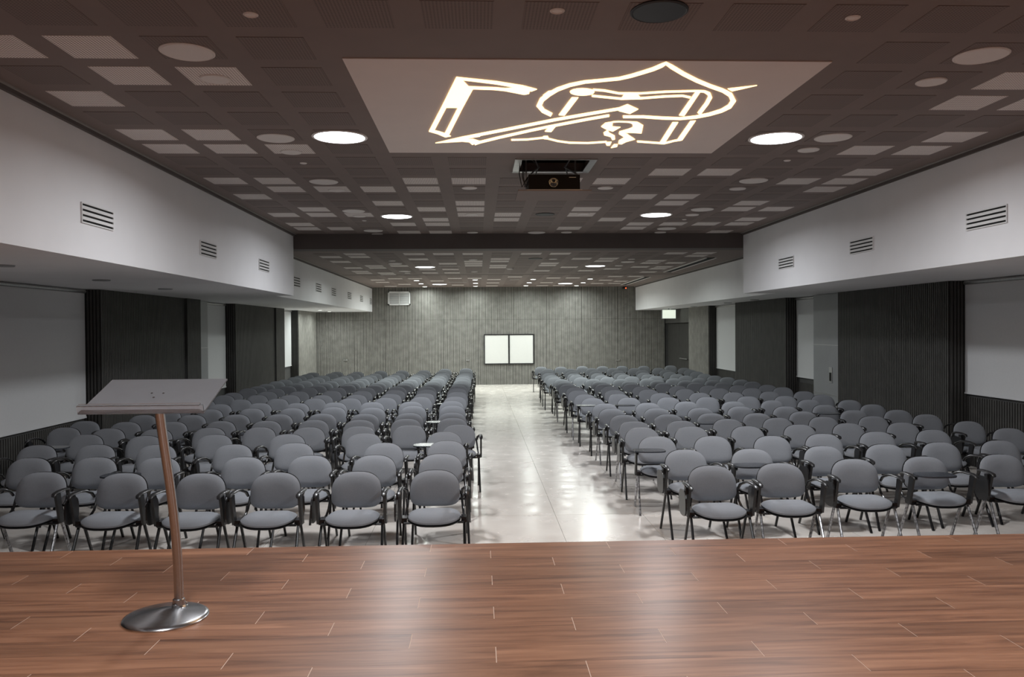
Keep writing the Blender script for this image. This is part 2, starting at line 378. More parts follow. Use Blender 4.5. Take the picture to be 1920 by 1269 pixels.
hw.box((HX0 - e, HY0, ZC + .1), (HX0, HY1, ZC + .5)).box((HX1, HY0, ZC + .1), (HX1 + e, HY1, ZC + .5)).box((HX0, HY0 - e, ZC + .1), (HX1, HY0, ZC + .5)).box((HX0, HY1, ZC + .1), (HX1, HY1 + e, ZC + .5)).box((HX0, HY0, ZC + .47), (HX1, HY1, ZC + .5))
hw.build('hatch_box', BLACK, ceil)

half = 0.215
def tile_mesh(m, nm):
    me = MB().box((-half, -half, -.003), (half, half, .002)).mesh(nm); me.materials.append(m); return me
TL = tile_mesh(TLIGHT, 'light_tile'); TD = tile_mesh(TDARK, 'dark_tile')
# cells read from the photograph with pixel centres; snapped to the 0.61 m grid
PXF = [(25,100),(181.7,98.3),(253,151),(403,146.7),(176.7,195.7),(286,260),(400,258.5),(330,285.7),(436.7,284.3),(545,281.7),(428.3,342.3),(518.3,340),(538.3,356),(478.3,372),(590,395),(605,404.3),(535,405.7),(623.8,355.2),(708.5,353.9),(789,336.8),(794.4,352.5),(880,335),(729.4,381),(810.7,391.2),(674.7,404.5),(818.8,412),(821.5,420.8),(757.8,422.1),(565.5,424),(579,431.6),(640,431),(767.3,436.7),(826.9,436),(883.3,379),(883.3,390.7),(883.3,401),(955,400.7),(952.7,410),(1151.7,334.3),(1096,333),(1103,390),(1094,400),(1261,317.8),(1353,317.8),(1483.8,337.8),(1204.5,366.2),(1283.6,366.8),(1264,379),(1151,410.8),(1411,379.5),(1387,391),(1456,392),(1070,426.6),(1207.7,419.5),(1191.6,426.9),(1266,419.5),(1327,418.8),(1411,411),(1387,419),(1351,434),(1890,154),(1805,194.3),(1915,197),(1776.7,258.7),(1620,280.7),(1718,282.7),(1621.7,322.3),(1496.7,338.3),(1581.7,339.7),(1545,354.3)]
PXB = [(615.5,479.7),(671,478.6),(678.9,483.6),(636.3,489.5),(778.5,477),(832,476.6),(886.3,476),(786.8,487.3),(660.3,501.6),(699.7,497.8),(707.4,500.9),(751,500),(840.8,495),(887.8,490.2),(889,495),(889,499),(938,485.6),(937,490),(933.8,498.3),(932.7,501),(672.4,508.6),(680,511.8),(721.6,511.4),(729.2,514),(803.6,506.4),(808.7,512.5),(846.3,504.4),(848.9,512),(706.3,524.5),(715,529),(741.3,523),(779.5,523.4),(820,526.3),(854.4,522.6),(891,522),(927.7,524),(732.5,537),(758.8,532.8),(766.4,538),(859.4,534),(861,538),(926,531),(924,536),(994.6,475),(1047.8,475),(1029.8,493.5),(1027.4,497.6),(1088.5,484.4),(1137.7,484.4),(1131.7,489),(1015.5,507.4),(1067,500.7),(1098,506.2),(1142.4,505.5),(1258.6,474.4),(1310,474.4),(1299,479.6),(1228.7,488.3),(1216.7,492.8),(1262,493.5),(1198.7,500),(1241.9,500),(1231,503.8),(1215.5,510),(966.8,519),(1039.4,520.6),(1074,521),(1155.6,518),(1192.8,518.7),(1134,526),(1167.6,527),(1026,530),(1122,531.6),(1153,531.6),(1019,535),(1046.6,535),(1143.6,535.7)]
def cells(pxs, z, x0, px_, y0, py_, sk):
    out = set()
    for a, b in pxs:
        p = at_z(a, b, z); i = round((p.x - x0) / px_); j = round((p.y + sk * (p.x - .8) - y0) / py_); out.add((i, j))
    return out
fx, fy, gx, gy = (0.50, 0.61), (0.05, 0.6055), (0.51, 0.6175), (0.027, 0.6325)
fl_ = cells(PXF, ZC, fx[0], fx[1], .074, .605, .02); bl_ = cells(PXB, ZB, gx[0], gx[1], gy[0], gy[1], 0)
for i in range(-6, 8):
    for j in range(7, 27):
        if -2 <= i <= 3 and 9 <= j <= 14: continue
        x, y = fx[0] + fx[1] * i, fy[0] + fy[1] * j
        if HX0 - .25 < x < HX1 + .25 and HY0 - .25 < y < HY1 + .25: continue
        if y + half > YBEAM: y = YBEAM - half - .005
        if (i, j) in fl_: link('perforated_tile', TL, ceil, (x, y, ZC)); 
        else: link('perforated_tile', TD, ceil, (x, y, ZC))
nr = MB()
for i in range(-6, 8):
    for j in range(0, 7): x, y = fx[0] + fx[1] * i, fy[0] + fy[1] * j; nr.box((x - half, y - half, ZC - .003), (x + half, y + half, ZC + .002))
nr.build('perforated_tile', TDARK, ceil, kind='stuff')
for (i, j) in bl_:
    x, y = gx[0] + gx[1] * i, gy[0] + gy[1] * j
    if y < YB - .2: link('perforated_tile', TL, ceil2, (x, y, ZB))
dk = MB()
for i in range(-6, 8):
    for j in range(27, 49):
        x, y = gx[0] + gx[1] * i, gy[0] + gy[1] * j
        if (i, j) not in bl_ and y + half < YB and not 23.3 < y < 23.85: dk.box((x - half, y - half, ZB - .003), (x + half, y + half, ZB + .002))
dk.build('perforated_tile', TDARK, ceil2, kind='stuff')

# ------------------------------------------------------------------ luminous emblem on its white ceiling panel
pn = MB().box((-.93, 5.67, ZC - .008), (2.53, 8.66, ZC)).build('emblem_panel', PANELW)
tag(pn, 'white ceiling panel with a warm glowing emblem of a book, pen and shield', 'light panel')
def c1(x, y): return (780 + x / 6.0, 90 + y / 6.0)
def c2(x, y): return (1000 + x / 4.3636, 90 + y / 4.3636)
def poly(pts, c=None):
    ps = [at_z(*(c(*p) if c else p), ZC - .008) for p in pts]
    MB().prism(ps, (0, 0, -.006)).build('light_strip', LOGO, pn)
def strip(pts, c, t, tv=0):
    P = [Vector(c(*p)) if c else Vector(p) for p in pts]; lft = []; rgt = []
    for i, p in enumerate(P):
        d = (P[min(i + 1, len(P) - 1)] - P[max(i - 1, 0)]).normalized(); n = Vector((-d.y, d.x))
        ww = (t + tv * abs(d.y)) * .43
        lft.append(p + n * ww); rgt.append(p - n * ww)
    V = [at_z(q.x, q.y, ZC - .008) for q in lft] + [at_z(q.x, q.y, ZC - .008) for q in rgt]; n = len(P); dz_ = Vector((0, 0, -.006))
    vs = V + [v + dz_ for v in V]; fs = []
    for i in range(n - 1):
        fs += [(i, i + 1, n + i + 1, n + i), (2 * n + i, 3 * n + i, 3 * n + i + 1, 2 * n + i + 1), (i, 2 * n + i, 2 * n + i + 1, i + 1), (n + i, n + i + 1, 3 * n + i + 1, 3 * n + i)]
    MB().add(vs, fs).build('light_strip', LOGO, pn)
poly([(455,323),(515,350),(590,428),(640,458),(525,668),(285,665)], c1)
poly([(285,665),(340,668),(205,925),(145,935)], c1)
poly([(468,675),(525,668),(365,985),(325,955)], c1)
poly([(145,935),(205,922),(260,935),(330,958),(392,988),(330,1000),(240,962)], c1)
poly([(455,323),(900,370),(1200,418),(1360,460),(1300,482),(1100,437),(900,402),(515,355)], c1)
poly([(590,428),(900,440),(1000,450),(1130,440),(1280,480),(1270,510),(1215,520),(1000,478),(870,465),(640,458)], c1)
poly([(218,1065),(520,995),(725,962),(720,992),(510,1020),(640,1020),(720,1045),(634,1085),(600,1055),(520,1048)], c1)
strip([(870,257.5),(950,242),(1040,224),(1100,213.5),(1160,203.5)], None, 5.2)
strip([(890,269.5),(900,266),(938,256.7),(995,244),(1030,236.7),(1100,223.3),(1142,216)], None, 4.6)
poly([(690,490),(770,458),(858,498),(790,535),(700,512)], c2)
poly([(1450,935),(1520,940),(1570,880),(1500,885)], c1)
strip([(959,261.7),(988,261),(1018,257.8),(1026,259),(1046,264),(1068,267),(1103,267.6),(1137,265.3)], None, 3.0)
poly([(1430,990),(1480,985),(1495,1015),(1440,1020)], c1)
strip([(1194.8,264.6),(1245,268.3),(1263.5,263.5),(1277,261.4)], None, 3.2)
poly([(555,640),(590,610),(650,600),(645,640),(712,645),(650,680),(612,668),(600,665)], c2)
poly([(575,690),(610,668),(618,690),(665,715),(668,745),(645,750),(635,725),(580,710)], c2)
strip([(650,602),(700,600),(770,602),(830,612)], c2, 2.2)
poly([(780,598),(850,602),(898,630),(885,695),(800,690),(740,690),(700,700),(705,680),(780,660),(815,645),(812,620)], c2)
poly([(700,700),(740,692),(765,700),(832,745),(760,765),(720,785),(695,780),(700,755),(745,728)], c2)
poly([(590,770),(640,765),(625,795),(600,795)], c2); poly([(635,815),(660,785),(690,785),(685,805)], c2)
strip([(148,544),(80,510),(47,470),(70,420),(130,375),(200,335),(300,300),(420,275),(560,262),(700,248),(800,225),(900,195),(980,170),(1050,140),(1085,122),(1130,150),(1230,210),(1340,265),(1450,310),(1550,345),(1612,380),(1636,430),(1606,475),(1540,510),(1440,540),(1330,562),(1200,575),(1050,570),(900,560),(735,560)], c2, 5.0, 6.5)
poly([(78,385),(125,350),(180,345),(150,375)], c2)
poly([(400 + 100 * math.cos(a * math.pi / 8), 356 + 29 * math.sin(a * math.pi / 8)) for a in range(16)], c2)
strip([(490,338),(580,345),(700,368),(880,368),(1080,355),(1340,348),(1400,353),(1437,372),(1446,400),(1420,450),(1355,535)], c2, 3.0, 6)
strip([(480,388),(600,400),(720,412),(880,408),(1080,393),(1220,388),(1285,402)], c2, 3.6)
poly([(720,412),(745,372),(850,370),(878,408)], c2)
for q in ([(315,402),(368,402),(255,550),(208,545)], [(1335,346),(1372,348),(1235,552),(1192,548)], [(1140,605),(1185,605),(1075,775),(1035,770)], [(1285,595),(1328,592),(1218,752),(1178,747)], [(1590,330),(1830,303),(1625,350)]): poly(q, c2)

# ------------------------------------------------------------------ projector on its lift
pj = empty('ceiling_projector', ((HX0 + HX1) / 2, 9.25, 3.68))
tag(pj, 'black projector lowered from a ceiling hatch on its lift tray', 'projector')
b = MB().box((-.295, 0, .012), (.295, .42, .185)).build('body', PROJ, pj)
MB().lathe([(.055, -.01), (.055, .012), (.04, .012), (.0, .005)], 24).build('lens', LENS, pj).matrix_local = Matrix.Translation((-.01, -.002, .09)) @ Matrix.Rotation(math.pi / 2, 4, 'X')
MB().box((.17, -.003, .15), (.25, 0, .156)).build('indicator_strip', STEEL, pj)
MB().box((-.32, -.02, 0), (.32, .46, .012)).build('tray', STEEL, pj)
MB().box((-.42, -.07, -.014), (.42, .65, 0)).build('cover_board', CEIL, pj)
ln = MB()
for sx in (-.27, .27):
    ln.tube([(sx, .06, .2), (sx * .55, .3, .33), (sx, .5, .5)], .008, 6); ln.tube([(sx, .5, .02), (sx * .6, .3, .33), (sx, .06, .5)], .008, 6)
    ln.tube([(sx * 1.1, .45, .0), (sx * 1.1, .45, .5)], .012, 6)
ln.build('lift_arm', STEEL, pj)
MB().box((-.24, .1, .46), (.24, .5, .48)).build('lift_plate', STEEL, pj)
for k, dx in enumerate((-.38, -.345, -.33)):
    MB().tube([(dx, .12, .42), (dx - .02, .04, .2 - k * .03), (dx + .01, .05, .05), (dx + .05, .08, .12), (-.28, .12, .2)], .006, 6).build('cable', BLK, pj)
fm = MB()
fm.box((HX0 - .05, HY0, ZC - .012), (HX0 + .03, HY1, ZC)).box((HX1 - .03, HY0, ZC - .012), (HX1 + .05, HY1, ZC)).box((HX0 - .05, HY1 - .03, ZC - .012), (HX1 + .05, HY1 + .04, ZC)).box((HX0 - .05, HY0 - .02, ZC - .012), (HX1 + .05, HY0 + .01, ZC))
fm.build('hatch_frame', STEEL, ceil)

# ------------------------------------------------------------------ lamps, speakers, discs on the ceilings
def light(loc, power, size, col, name='lamp_light', parent=None):
    ld = bpy.data.lights.new(name, 'AREA'); ld.shape = 'DISK'; ld.size = size; ld.energy = power; ld.color = col; ld.spread = SPREAD
    o = bpy.data.objects.new(name, ld); C.objects.link(o); o.location = loc
    if parent is not None: o.parent = parent
    return o
def disc(px, py, wpx, z, nm, m, lab, cat, grp, lampw=None, col=COOL, rim=SPK, diam=None, ymax=1e3):
    p = at_z(px, py, z)
    p.y = min(p.y, YB - .35, ymax); r = diam / 2; d = diam
    e = empty(nm, (p.x, p.y, z))
    MB().lathe([(r, 0), (r, -.008), (r * .94, -.014), (r * .9, -.010)], 32).build('rim', rim, e)
    MB().lathe([(r * .9, -.002), (r * .9, -.0115), (r * .3, -.013)], 32).build('diffuser' if lampw else 'grille', m, e)
    tag(e, lab, cat, grp)
    if lampw: light((0, 0, -.022), lampw, d * .9, col, parent=e)
    return e
lampA = [(637, 256, 'left bright round ceiling lamp beside the glowing emblem', BIG_W), (1455, 258, 'right bright round ceiling lamp beside the glowing emblem', BIG_W),
         (744, 405, 'left bright round lamp between projector and the dark beam', BIG_W), (1230, 402, 'right bright round lamp between projector and the dark beam', BIG_W)]
for px, py, lb, wt in lampA: disc(px, py, 0, ZC, 'round_ceiling_lamp', LAMP, lb, 'lamp', 'large round ceiling lamps', wt, diam=.54)
for px, py, lb, wt in [(797, 500, 'left round lamp just beyond the dark beam', BACK_W), (1116, 498, 'right round lamp just beyond the dark beam', BACK_W),
                       (824, 532.5, 'left round lamp nearest the back wall', BACK_W * .7), (1060, 531, 'right round lamp nearest the back wall', BACK_W * .7)]:
    disc(px, py, 0, ZB, 'round_ceiling_lamp', LAMP, lb, 'lamp', 'large round ceiling lamps', wt, col=NEUTRAL, diam=.54)
for x, lb in ((-1.34, 'round lamp over the stage left of the camera'), (2.97, 'round lamp over the stage right of the camera')):   # next pair of the same row
    e = empty('round_ceiling_lamp', (x, 2.45, ZC)); r = .27
    MB().lathe([(r, 0), (r, -.008), (r * .94, -.014), (r * .9, -.010)], 32).build('rim', SPK, e)
    MB().lathe([(r * .9, -.002), (r * .9, -.0115), (r * .3, -.013)], 32).build('diffuser', LAMP, e)
    tag(e, lb, 'lamp', 'large round ceiling lamps'); light((0, 0, -.022), BIG_W, .48, COOL, parent=e)
dl = [[(781, 525.5), (789.5, 531.5), (796.5, 537)], [(891, 524), (891.5, 530.5), (891.5, 536)], [(999.5, 523), (992, 529.5), (986, 535)], [(1106.5, 522.5), (1093.5, 529.5), (1081, 535)]]
cn = ['leftmost', 'left inner', 'right inner', 'rightmost']; rn = ['front', 'middle', 'rear']
for a, ro in enumerate(dl):
    for b_, (px, py) in enumerate(ro):
        disc(px, py, 0, ZB, 'downlight', LAMPB, 'small lit downlight, %s of the %s file of three near the back wall' % (rn[b_], cn[a]), 'downlight', 'small lit downlights near the back wall', SMALL_W, NEUTRAL, diam=.19)
for px, py, lb in ((600, 581.3, 'lit downlight under the left bulkhead, nearer the camera'), (635, 585.5, 'lit downlight under the left bulkhead, nearer the back wall')):
    disc(px, py, 0, ZS, 'downlight', LAMPB, lb, 'downlight', 'lit downlights under the left bulkhead', SMALL_W * 1.2, NEUTRAL, diam=.2, ymax=YB - 1.3)
for k, (px, py) in enumerate(((1264, 579), (1301, 574.5), (1365, 567.5), (1415, 561.5))):
    disc(px, py, 0, ZS, 'downlight', BSPK, 'unlit dark downlight under the right bulkhead, %s from the rear door' % ORD[k], 'downlight', 'unlit downlights under the right bulkhead', rim=MUD, diam=.22)
for k, (px, py) in enumerate(((5, 497), (190, 524.5), (310, 541))):
    disc(px, py, 0, ZS, 'downlight', MUD, 'unlit downlight under the near left bulkhead, %s from the left edge' % ORD[k], 'downlight', 'unlit downlights under the near left bulkhead', rim=MUD, diam=.22)
big = [('left', [(351, 96), (517, 258), (607, 340), (663, 395), (700, 432)]), ('right', [(1840, 103), (1562, 257), (1413, 338), (1317, 392), (1250, 428)])]
for sd, l in big:
    for k, (px, py) in enumerate(l): disc(px, py, 0, ZC, 'ceiling_speaker', SPK, 'large pale round ceiling speaker, %s in the %s row' % (ORD[k], sd), 'speaker', 'large round ceiling speakers', diam=.36)
sm = [('left', [(404, 147), (546, 284), (631, 356), (674, 404.5), (707.7, 438.5)]), ('right', [(1746, 152), (1516, 280), (1383, 353), (1298, 402), (1238, 435)])]
for sd, l in sm:
    for k, (px, py) in enumerate(l): disc(px, py, 0, ZC, 'ceiling_disc', SPK, 'small pale round ceiling disc, %s in the %s row' % (ORD[k], sd), 'ceiling disc', 'small round ceiling discs', diam=.225)
for px, py, lb in ((880, 351.5, 'pale ceiling disc left of the projector'), (1135, 351.5, 'pale ceiling disc right of the projector'), (885, 401.5, 'pale disc on a white tile left of the central black disc'), (1094, 400.5, 'pale disc on a white tile right of the central black disc'),
                   (886, 435.5, 'pale ceiling disc before the dark beam, left one of three'), (1006, 435.5, 'wide pale ceiling disc before the dark beam, middle one of three'), (1062, 435, 'pale ceiling disc before the dark beam, right one of three')):
    disc(px, py, 0, ZC, 'ceiling_disc', SPK, lb, 'ceiling disc', 'central round ceiling discs', diam=.34 if px == 1006 else .21)
disc(1236, 20, 0, ZC, 'black_ceiling_speaker', BSPK, 'large black round speaker at the top of the photo', 'speaker', None, rim=BSPK, diam=.345)
disc(1022, 401, 0, ZC, 'black_ceiling_speaker', BSPK, 'black round speaker between projector and dark beam', 'speaker', None, rim=BSPK, diam=.32)
disc(1004, 484.5, 0, ZB, 'black_ceiling_speaker', BSPK, 'black round speaker on the rear ceiling', 'speaker', None, rim=BSPK, diam=.32)
for px, py, lb in ((470, 26, 'left'), (1045, 19, 'middle'), (1599, 32, 'right')):
    p = at_z(px, py, ZC); e = empty('downlight', (p.x, p.y, ZC)); r = .045
    MB().lathe([(r, 0), (r, -.006), (r * .8, -.012), (r * .68, -.006)], 24).build('rim', SPK, e)
    MB().lathe([(r * .66, -.001), (r * .66, -.004), (.01, -.003)], 24).build('lens', MUD, e)
    tag(e, 'small unlit downlight at the top edge, %s of three' % lb, 'downlight', 'small unlit downlights along the top edge')
for px, py, lb, z in ((569, 305, 'small sprinkler head left of the emblem panel', ZC), (1476, 300, 'small sprinkler head right of the emblem panel', ZC), (683, 413, 'small sprinkler head near the left middle lamp', ZC), (1283, 411, 'small sprinkler head near the right middle lamp', ZC), (956, 502, 'white smoke detector on the rear ceiling', ZB)):
    p = at_z(px, py, z); r = .04 if z == ZC else .09
    o = MB().lathe([(r, 0), (r, -.006), (r * .8, -.012), (r * .4, -.014)] if z == ZC else [(r, 0), (r, -.02), (r * .8, -.045), (r * .3, -.05)], 20).build('sprinkler_head' if z == ZC else 'smoke_detector', SPK, loc=(p.x, p.y, z)); tag(o, lb, 'sprinkler' if z == ZC else 'detector')
for k, (px, py, dm) in enumerate(((735, 488.5, .16), (741, 494, .33), (759, 508.3, .33), (764, 511.5, .16), (887, 486.5, .2), (889, 509, .2), (1037, 485, .2), (1184, 485.3, .16), (1177, 490.5, .33), (1160.5, 497.5, .2))):
    nm_ = ['small disc left rear ceiling, nearest the beam', 'wide disc left rear ceiling, nearest the beam', 'wide disc left rear ceiling, farther one', 'small disc left rear ceiling, farther one', 'disc on the rear ceiling left of centre, nearer one', 'disc on the rear ceiling left of centre, farther one', 'disc on the rear ceiling right of centre', 'small disc right rear ceiling, nearest the beam', 'wide disc right rear ceiling', 'small disc beside the right rear lamp'][k]
    disc(px, py, 0, ZB, 'ceiling_disc', SPK, 'pale ' + nm_, 'ceiling disc', 'round discs on the rear ceiling', diam=dm)

# slot diffusers on the rear ceiling
def slot(pa, pb, wd, lb):
    a, b = at_z(*pa, ZB), at_z(*pb, ZB); c_ = (a + b) / 2; ln_ = (b - a).length / 2; e = empty('slot_diffuser', (c_.x, c_.y, ZB), math.atan2(b.y - a.y, b.x - a.x))
    MB().box((-ln_, -wd, -.01), (ln_, wd, 0)).build('slot_opening', BLACK, e)
    MB().box((-ln_, -wd - .045, -.014), (ln_, -wd, 0)).box((-ln_, wd, -.014), (ln_, wd + .045, 0)).build('slot_edge', SPK, e)
    tag(e, lb, 'air vent', 'slot diffusers on the rear ceiling')
slot((1333, 483), (1252, 509.5), .09, 'long slanting slot diffuser on the rear ceiling, beside the right bulkhead')
slot((1213, 519), (1170, 533.5), .08, 'shorter slanting slot diffuser near the right end of the back wall')
slot((822, 498), (863, 498), .07, 'thin cross slot diffuser beside the left rear lamp')
slot((841, 528.7), (876, 528.7), .05, 'thin cross slot diffuser near the back wall on the left')
slot((956, 523.5), (974, 523.5), .05, 'short cross slot diffuser near the back wall, centre')

# ------------------------------------------------------------------ grilles on the bulkheads
def grille(X, sg, yc, zc, wd, ht, lb):
    e = empty('air_grille', (X, yc, zc)); h = wd / 2; v = ht / 2
    MB().box((0, -h, -v), (sg * .004, h, v)).build('backing', BLACK, e)
    f = MB(); t = .012
    f.box((0, -h - t, v), (sg * .015, h + t, v + t)).box((0, -h - t, -v - t), (sg * .015, h + t, -v)).box((0, -h - t, -v), (sg * .015, -h, v)).box((0, h, -v), (sg * .015, h + t, v)); f.build('frame', SPKW, e)
    for k in range(3):
        z = -v + ht * (.205 + .295 * k); MB().add([(sg * .003, -h, z - ht * .088), (sg * .016, -h, z - ht * .088), (sg * .016, -h, z + ht * .088), (sg * .003, -h, z + ht * .088), (sg * .003, h, z - ht * .088), (sg * .016, h, z - ht * .088), (sg * .016, h, z + ht * .088), (sg * .003, h, z + ht * .088)],
            [(0, 1, 2, 3), (7, 6, 5, 4), (0, 4, 5, 1), (1, 5, 6, 2), (2, 6, 7, 3), (3, 7, 4, 0)]).build('louvre', SPKW, e)
    tag(e, lb, 'air vent', 'louvred grilles on the white bulkheads')
SPKW = mat('white_gloss_metal', (0.72, 0.72, 0.72), 0.3, noise=0.02)
for k, (px, py) in enumerate(((182, 406.5), (390, 468), (494.5, 498))):
    p = at_x(px, py, SXL); grille(SXL, 1, p.y, p.z, .62, .165, 'louvred grille on the near left bulkhead, %s from the left edge' % ORD[k])
for k, (px, py) in enumerate(((1850, 408.5), (1616, 460.5), (1474.5, 492.5))):
    p = at_x(px, py, SXR); grille(SXR, -1, p.y, p.z, .66, .165, 'louvred grille on the near right bulkhead, %s from the right edge' % ORD[k])
for k, (px, py) in enumerate(((556, 528.5), (597, 539.5), (625.5, 547.5), (655, 554.5), (677.5, 560), (695, 565))):
    p = at_x(px, py, BXL); grille(BXL, 1, p.y, p.z, .62, .19, 'louvred grille on the far left bulkhead, %s beyond the step' % ORD[k])
# return grille on the back wall
a, b = at_y(727.5, 546.5, YB), at_y(769.5, 572, YB)
e = empty('return_air_grille', ((a.x + b.x) / 2, YB - .01, (a.z + b.z) / 2)); hw_, hv_ = (b.x - a.x) / 2, (a.z - b.z) / 2
f = MB(); t = .05
f.box((-hw_, -.03, hv_ - t), (hw_, 0, hv_)).box((-hw_, -.03, -hv_), (hw_, 0, -hv_ + t)).box((-hw_, -.03, -hv_), (-hw_ + t, 0, hv_)).box((hw_ - t, -.03, -hv_), (hw_, 0, hv_)).box((-.012, -.03, -hv_), (.012, 0, hv_)); f.build('frame', SPKW, e)
MB().box((-hw_, -.002, -hv_), (hw_, .004, hv_)).build('backing', MUD, e)
n = 9
for k in range(n):
    z = -hv_ + t + (2 * hv_ - 2 * t) * (k + .5) / n; MB().prism([(-hw_ + t, -.025, z - .012), (hw_ - t, -.025, z - .012), (hw_ - t, -.004, z + .016), (-hw_ + t, -.004, z + .016)], (0, 0, .006)).build('louvre', SPKW, e)
tag(e, 'white louvred return grille high on the back wall at left', 'air vent')

# ------------------------------------------------------------------ whiteboards on the back wall
a, b = at_y(907, 626.5, YB), at_y(1001.5, 682.5, YB)
e = empty('double_whiteboard', ((a.x + b.x) / 2, YB - .01, b.z)); W2, H_ = (b.x - a.x) / 2, a.z - b.z
f = MB(); t = .04
f.box((-W2, -.04, 0), (W2, 0, t)).box((-W2, -.04, H_ - t), (W2, 0, H_)).box((-W2, -.04, t), (-W2 + t, 0, H_ - t)).box((W2 - t, -.04, t), (W2, 0, H_ - t)).box((-.028, -.045, t), (.028, 0, H_ - t)); f.build('frame', BLK, e)
for s_ in (-1, 1): MB().box((s_ * .028, -.025, t), (s_ * (W2 - t), -.004, H_ - t)).build('board_panel', BOARD, e)
MB().box((-.02, -.06, H_ * .55), (.02, -.045, H_ * .6)).build('latch', BLACK, e)
tag(e, 'two white boards side by side in a black frame on the back wall', 'whiteboard')

# exit sign, cameras, detector
p = at_z(1254, 583, ZS); q = 26.5 * p.y / F / 2; p.y -= .0
e = empty('exit_sign', (p.x, 28.4, ZS)); k_ = at_y(1254, 592, 28.4); e.location.x = k_.x
MB().box((-.25, -.04, -.36), (.25, .04, -.03)).build('housing', MUD, e); MB().box((-.235, -.046, -.345), (.235, -.04, -.045)).build('sign_face', SIGN, e)
MB().box((-.02, -.02, -.03), (.02, .02, 0)).build('bracket', MUD, e)
tag(e, 'glowing white exit sign box hanging above the rear right door', 'sign')
for px, py, lb in ((546, 582, 'small white dome camera under the left bulkhead'), (1585, 549, 'small pale dome camera under the right bulkhead')):
    p = at_z(px, py, ZS); e = empty('dome_camera', (p.x, p.y, ZS)); MB().lathe([(.07, 0), (.07, -.03), (.06, -.035)], 20).build('base', SPK, e)
    MB().lathe([(.055, -.035), (.05, -.06), (.03, -.08), (.005, -.088)], 20).build('dome', MUD, e); tag(e, lb, 'camera')
p = at_y(1172, 539, YB - .1); e = empty('alarm_sensor', (p.x, YB - .02, p.z)); MB().box((-.09, -.07, -.05), (.05, 0, .04)).build('housing', BLK, e); MB().lathe([(.022, 0), (.02, .012), (.005, .016)], 12).build('indicator', REDL, e).matrix_local = Matrix.Translation((.03, -.07, -.02)) @ Matrix.Rotation(math.pi / 2, 4, 'X')
tag(e, 'small dark sensor with a red light at the top right of the back wall', 'sensor')

# ------------------------------------------------------------------ lectern
bc = at_z(311, 1158, STAGE_Z)
lt = empty('lectern', (bc.x, bc.y, STAGE_Z)); tag(lt, 'slim lectern with clear acrylic top, curved pole and round steel base on the stage', 'lectern')
MB().lathe([(.226, 0), (.228, .008), (.222, .016), (.205, .022), (.12, .036), (.05, .05), (.03, .055)], 56).build('base', CHROME, lt)
pb = Vector((.045, .075, .04))
cl = MB(); cl.lathe([(.045, 0), (.047, .012), (.036, .02), (.033, .05), (.028, .055)], 28, c=(pb.x, pb.y, pb.z - .01)); clo = cl.build('collar', CHROME, lt)
for an in (0.6, 2.4, 4.4): MB().lathe([(.011, 0), (.011, .012), (.006, .016)], 10, c=(pb.x + .036 * math.cos(an), pb.y + .036 * math.sin(an), pb.z + .002)).build('bolt', CHROME, clo)
top = Vector((.07, -.24, 1.20))
pts = []
P0, P1, P2, P3 = pb, pb + Vector((-.005, .02, .5)), Vector((.035, -.06, .85)), top
for k in range(21):
    t = k / 20; pts.append(P0 * (1 - t) ** 3 + P1 * 3 * t * (1 - t) ** 2 + P2 * 3 * t * t * (1 - t) + P3 * t ** 3)
MB().tube(pts, .0255, 20).build('pole', CHROME, lt)
X0, X1 = -2.0 - lt.location.x, -1.38 - lt.location.x
ya, yb_, za, zb_ = 4.12 - lt.location.y, 4.50 - lt.location.y, 1.69 - STAGE_Z, 1.83 - STAGE_Z
sl = Vector((0, yb_ - ya, zb_ - za)).normalized(); nn = Vector((0, -sl.z, sl.y)); th = .008
pt = MB().prism([(X0, ya, za), (X1, ya, za), (X1, yb_, zb_), (X0, yb_, zb_)], nn * th).build('reading_plate', ACRYL, lt)
MB().prism([Vector((X0, ya, za)), Vector((X1, ya, za)), Vector((X1, ya, za)) + nn * .045, Vector((X0, ya, za)) + nn * .045], -sl * .008).build('lip', CLEAR, pt)
MB().prism([Vector((X0, ya, za)) + nn * .045, Vector((X1 - .02, ya, za)) + nn * .045, Vector((X1 - .02, ya, za)) + nn * .045 + sl * .02, Vector((X0, ya, za)) + nn * .045 + sl * .02], -nn * .005).build('lip_return', CLEAR, pt)
mc = Vector(((X0 + X1) / 2, (ya + yb_) / 2, (za + zb_) / 2))
MB().lathe([(.055, -.02), (.055, -.004), (.02, -.002)], 24).build('mounting_plate', CHROME, lt).matrix_local = Matrix.Translation(mc - nn * .002) @ Matrix.Rotation(math.atan2(sl.z, sl.y), 4, 'X')
for k in range(3):
    an = k * 2.094 + .5; o = MB().lathe([(.006, 0), (.006, .003), (.002, .004)], 10).build('screw', CHROME, lt)
    o.matrix_local = Matrix.Translation(mc + nn * th + Vector((math.cos(an) * .035, 0, 0)) + sl * math.sin(an) * .035) @ Matrix.Rotation(math.atan2(sl.z, sl.y), 4, 'X')

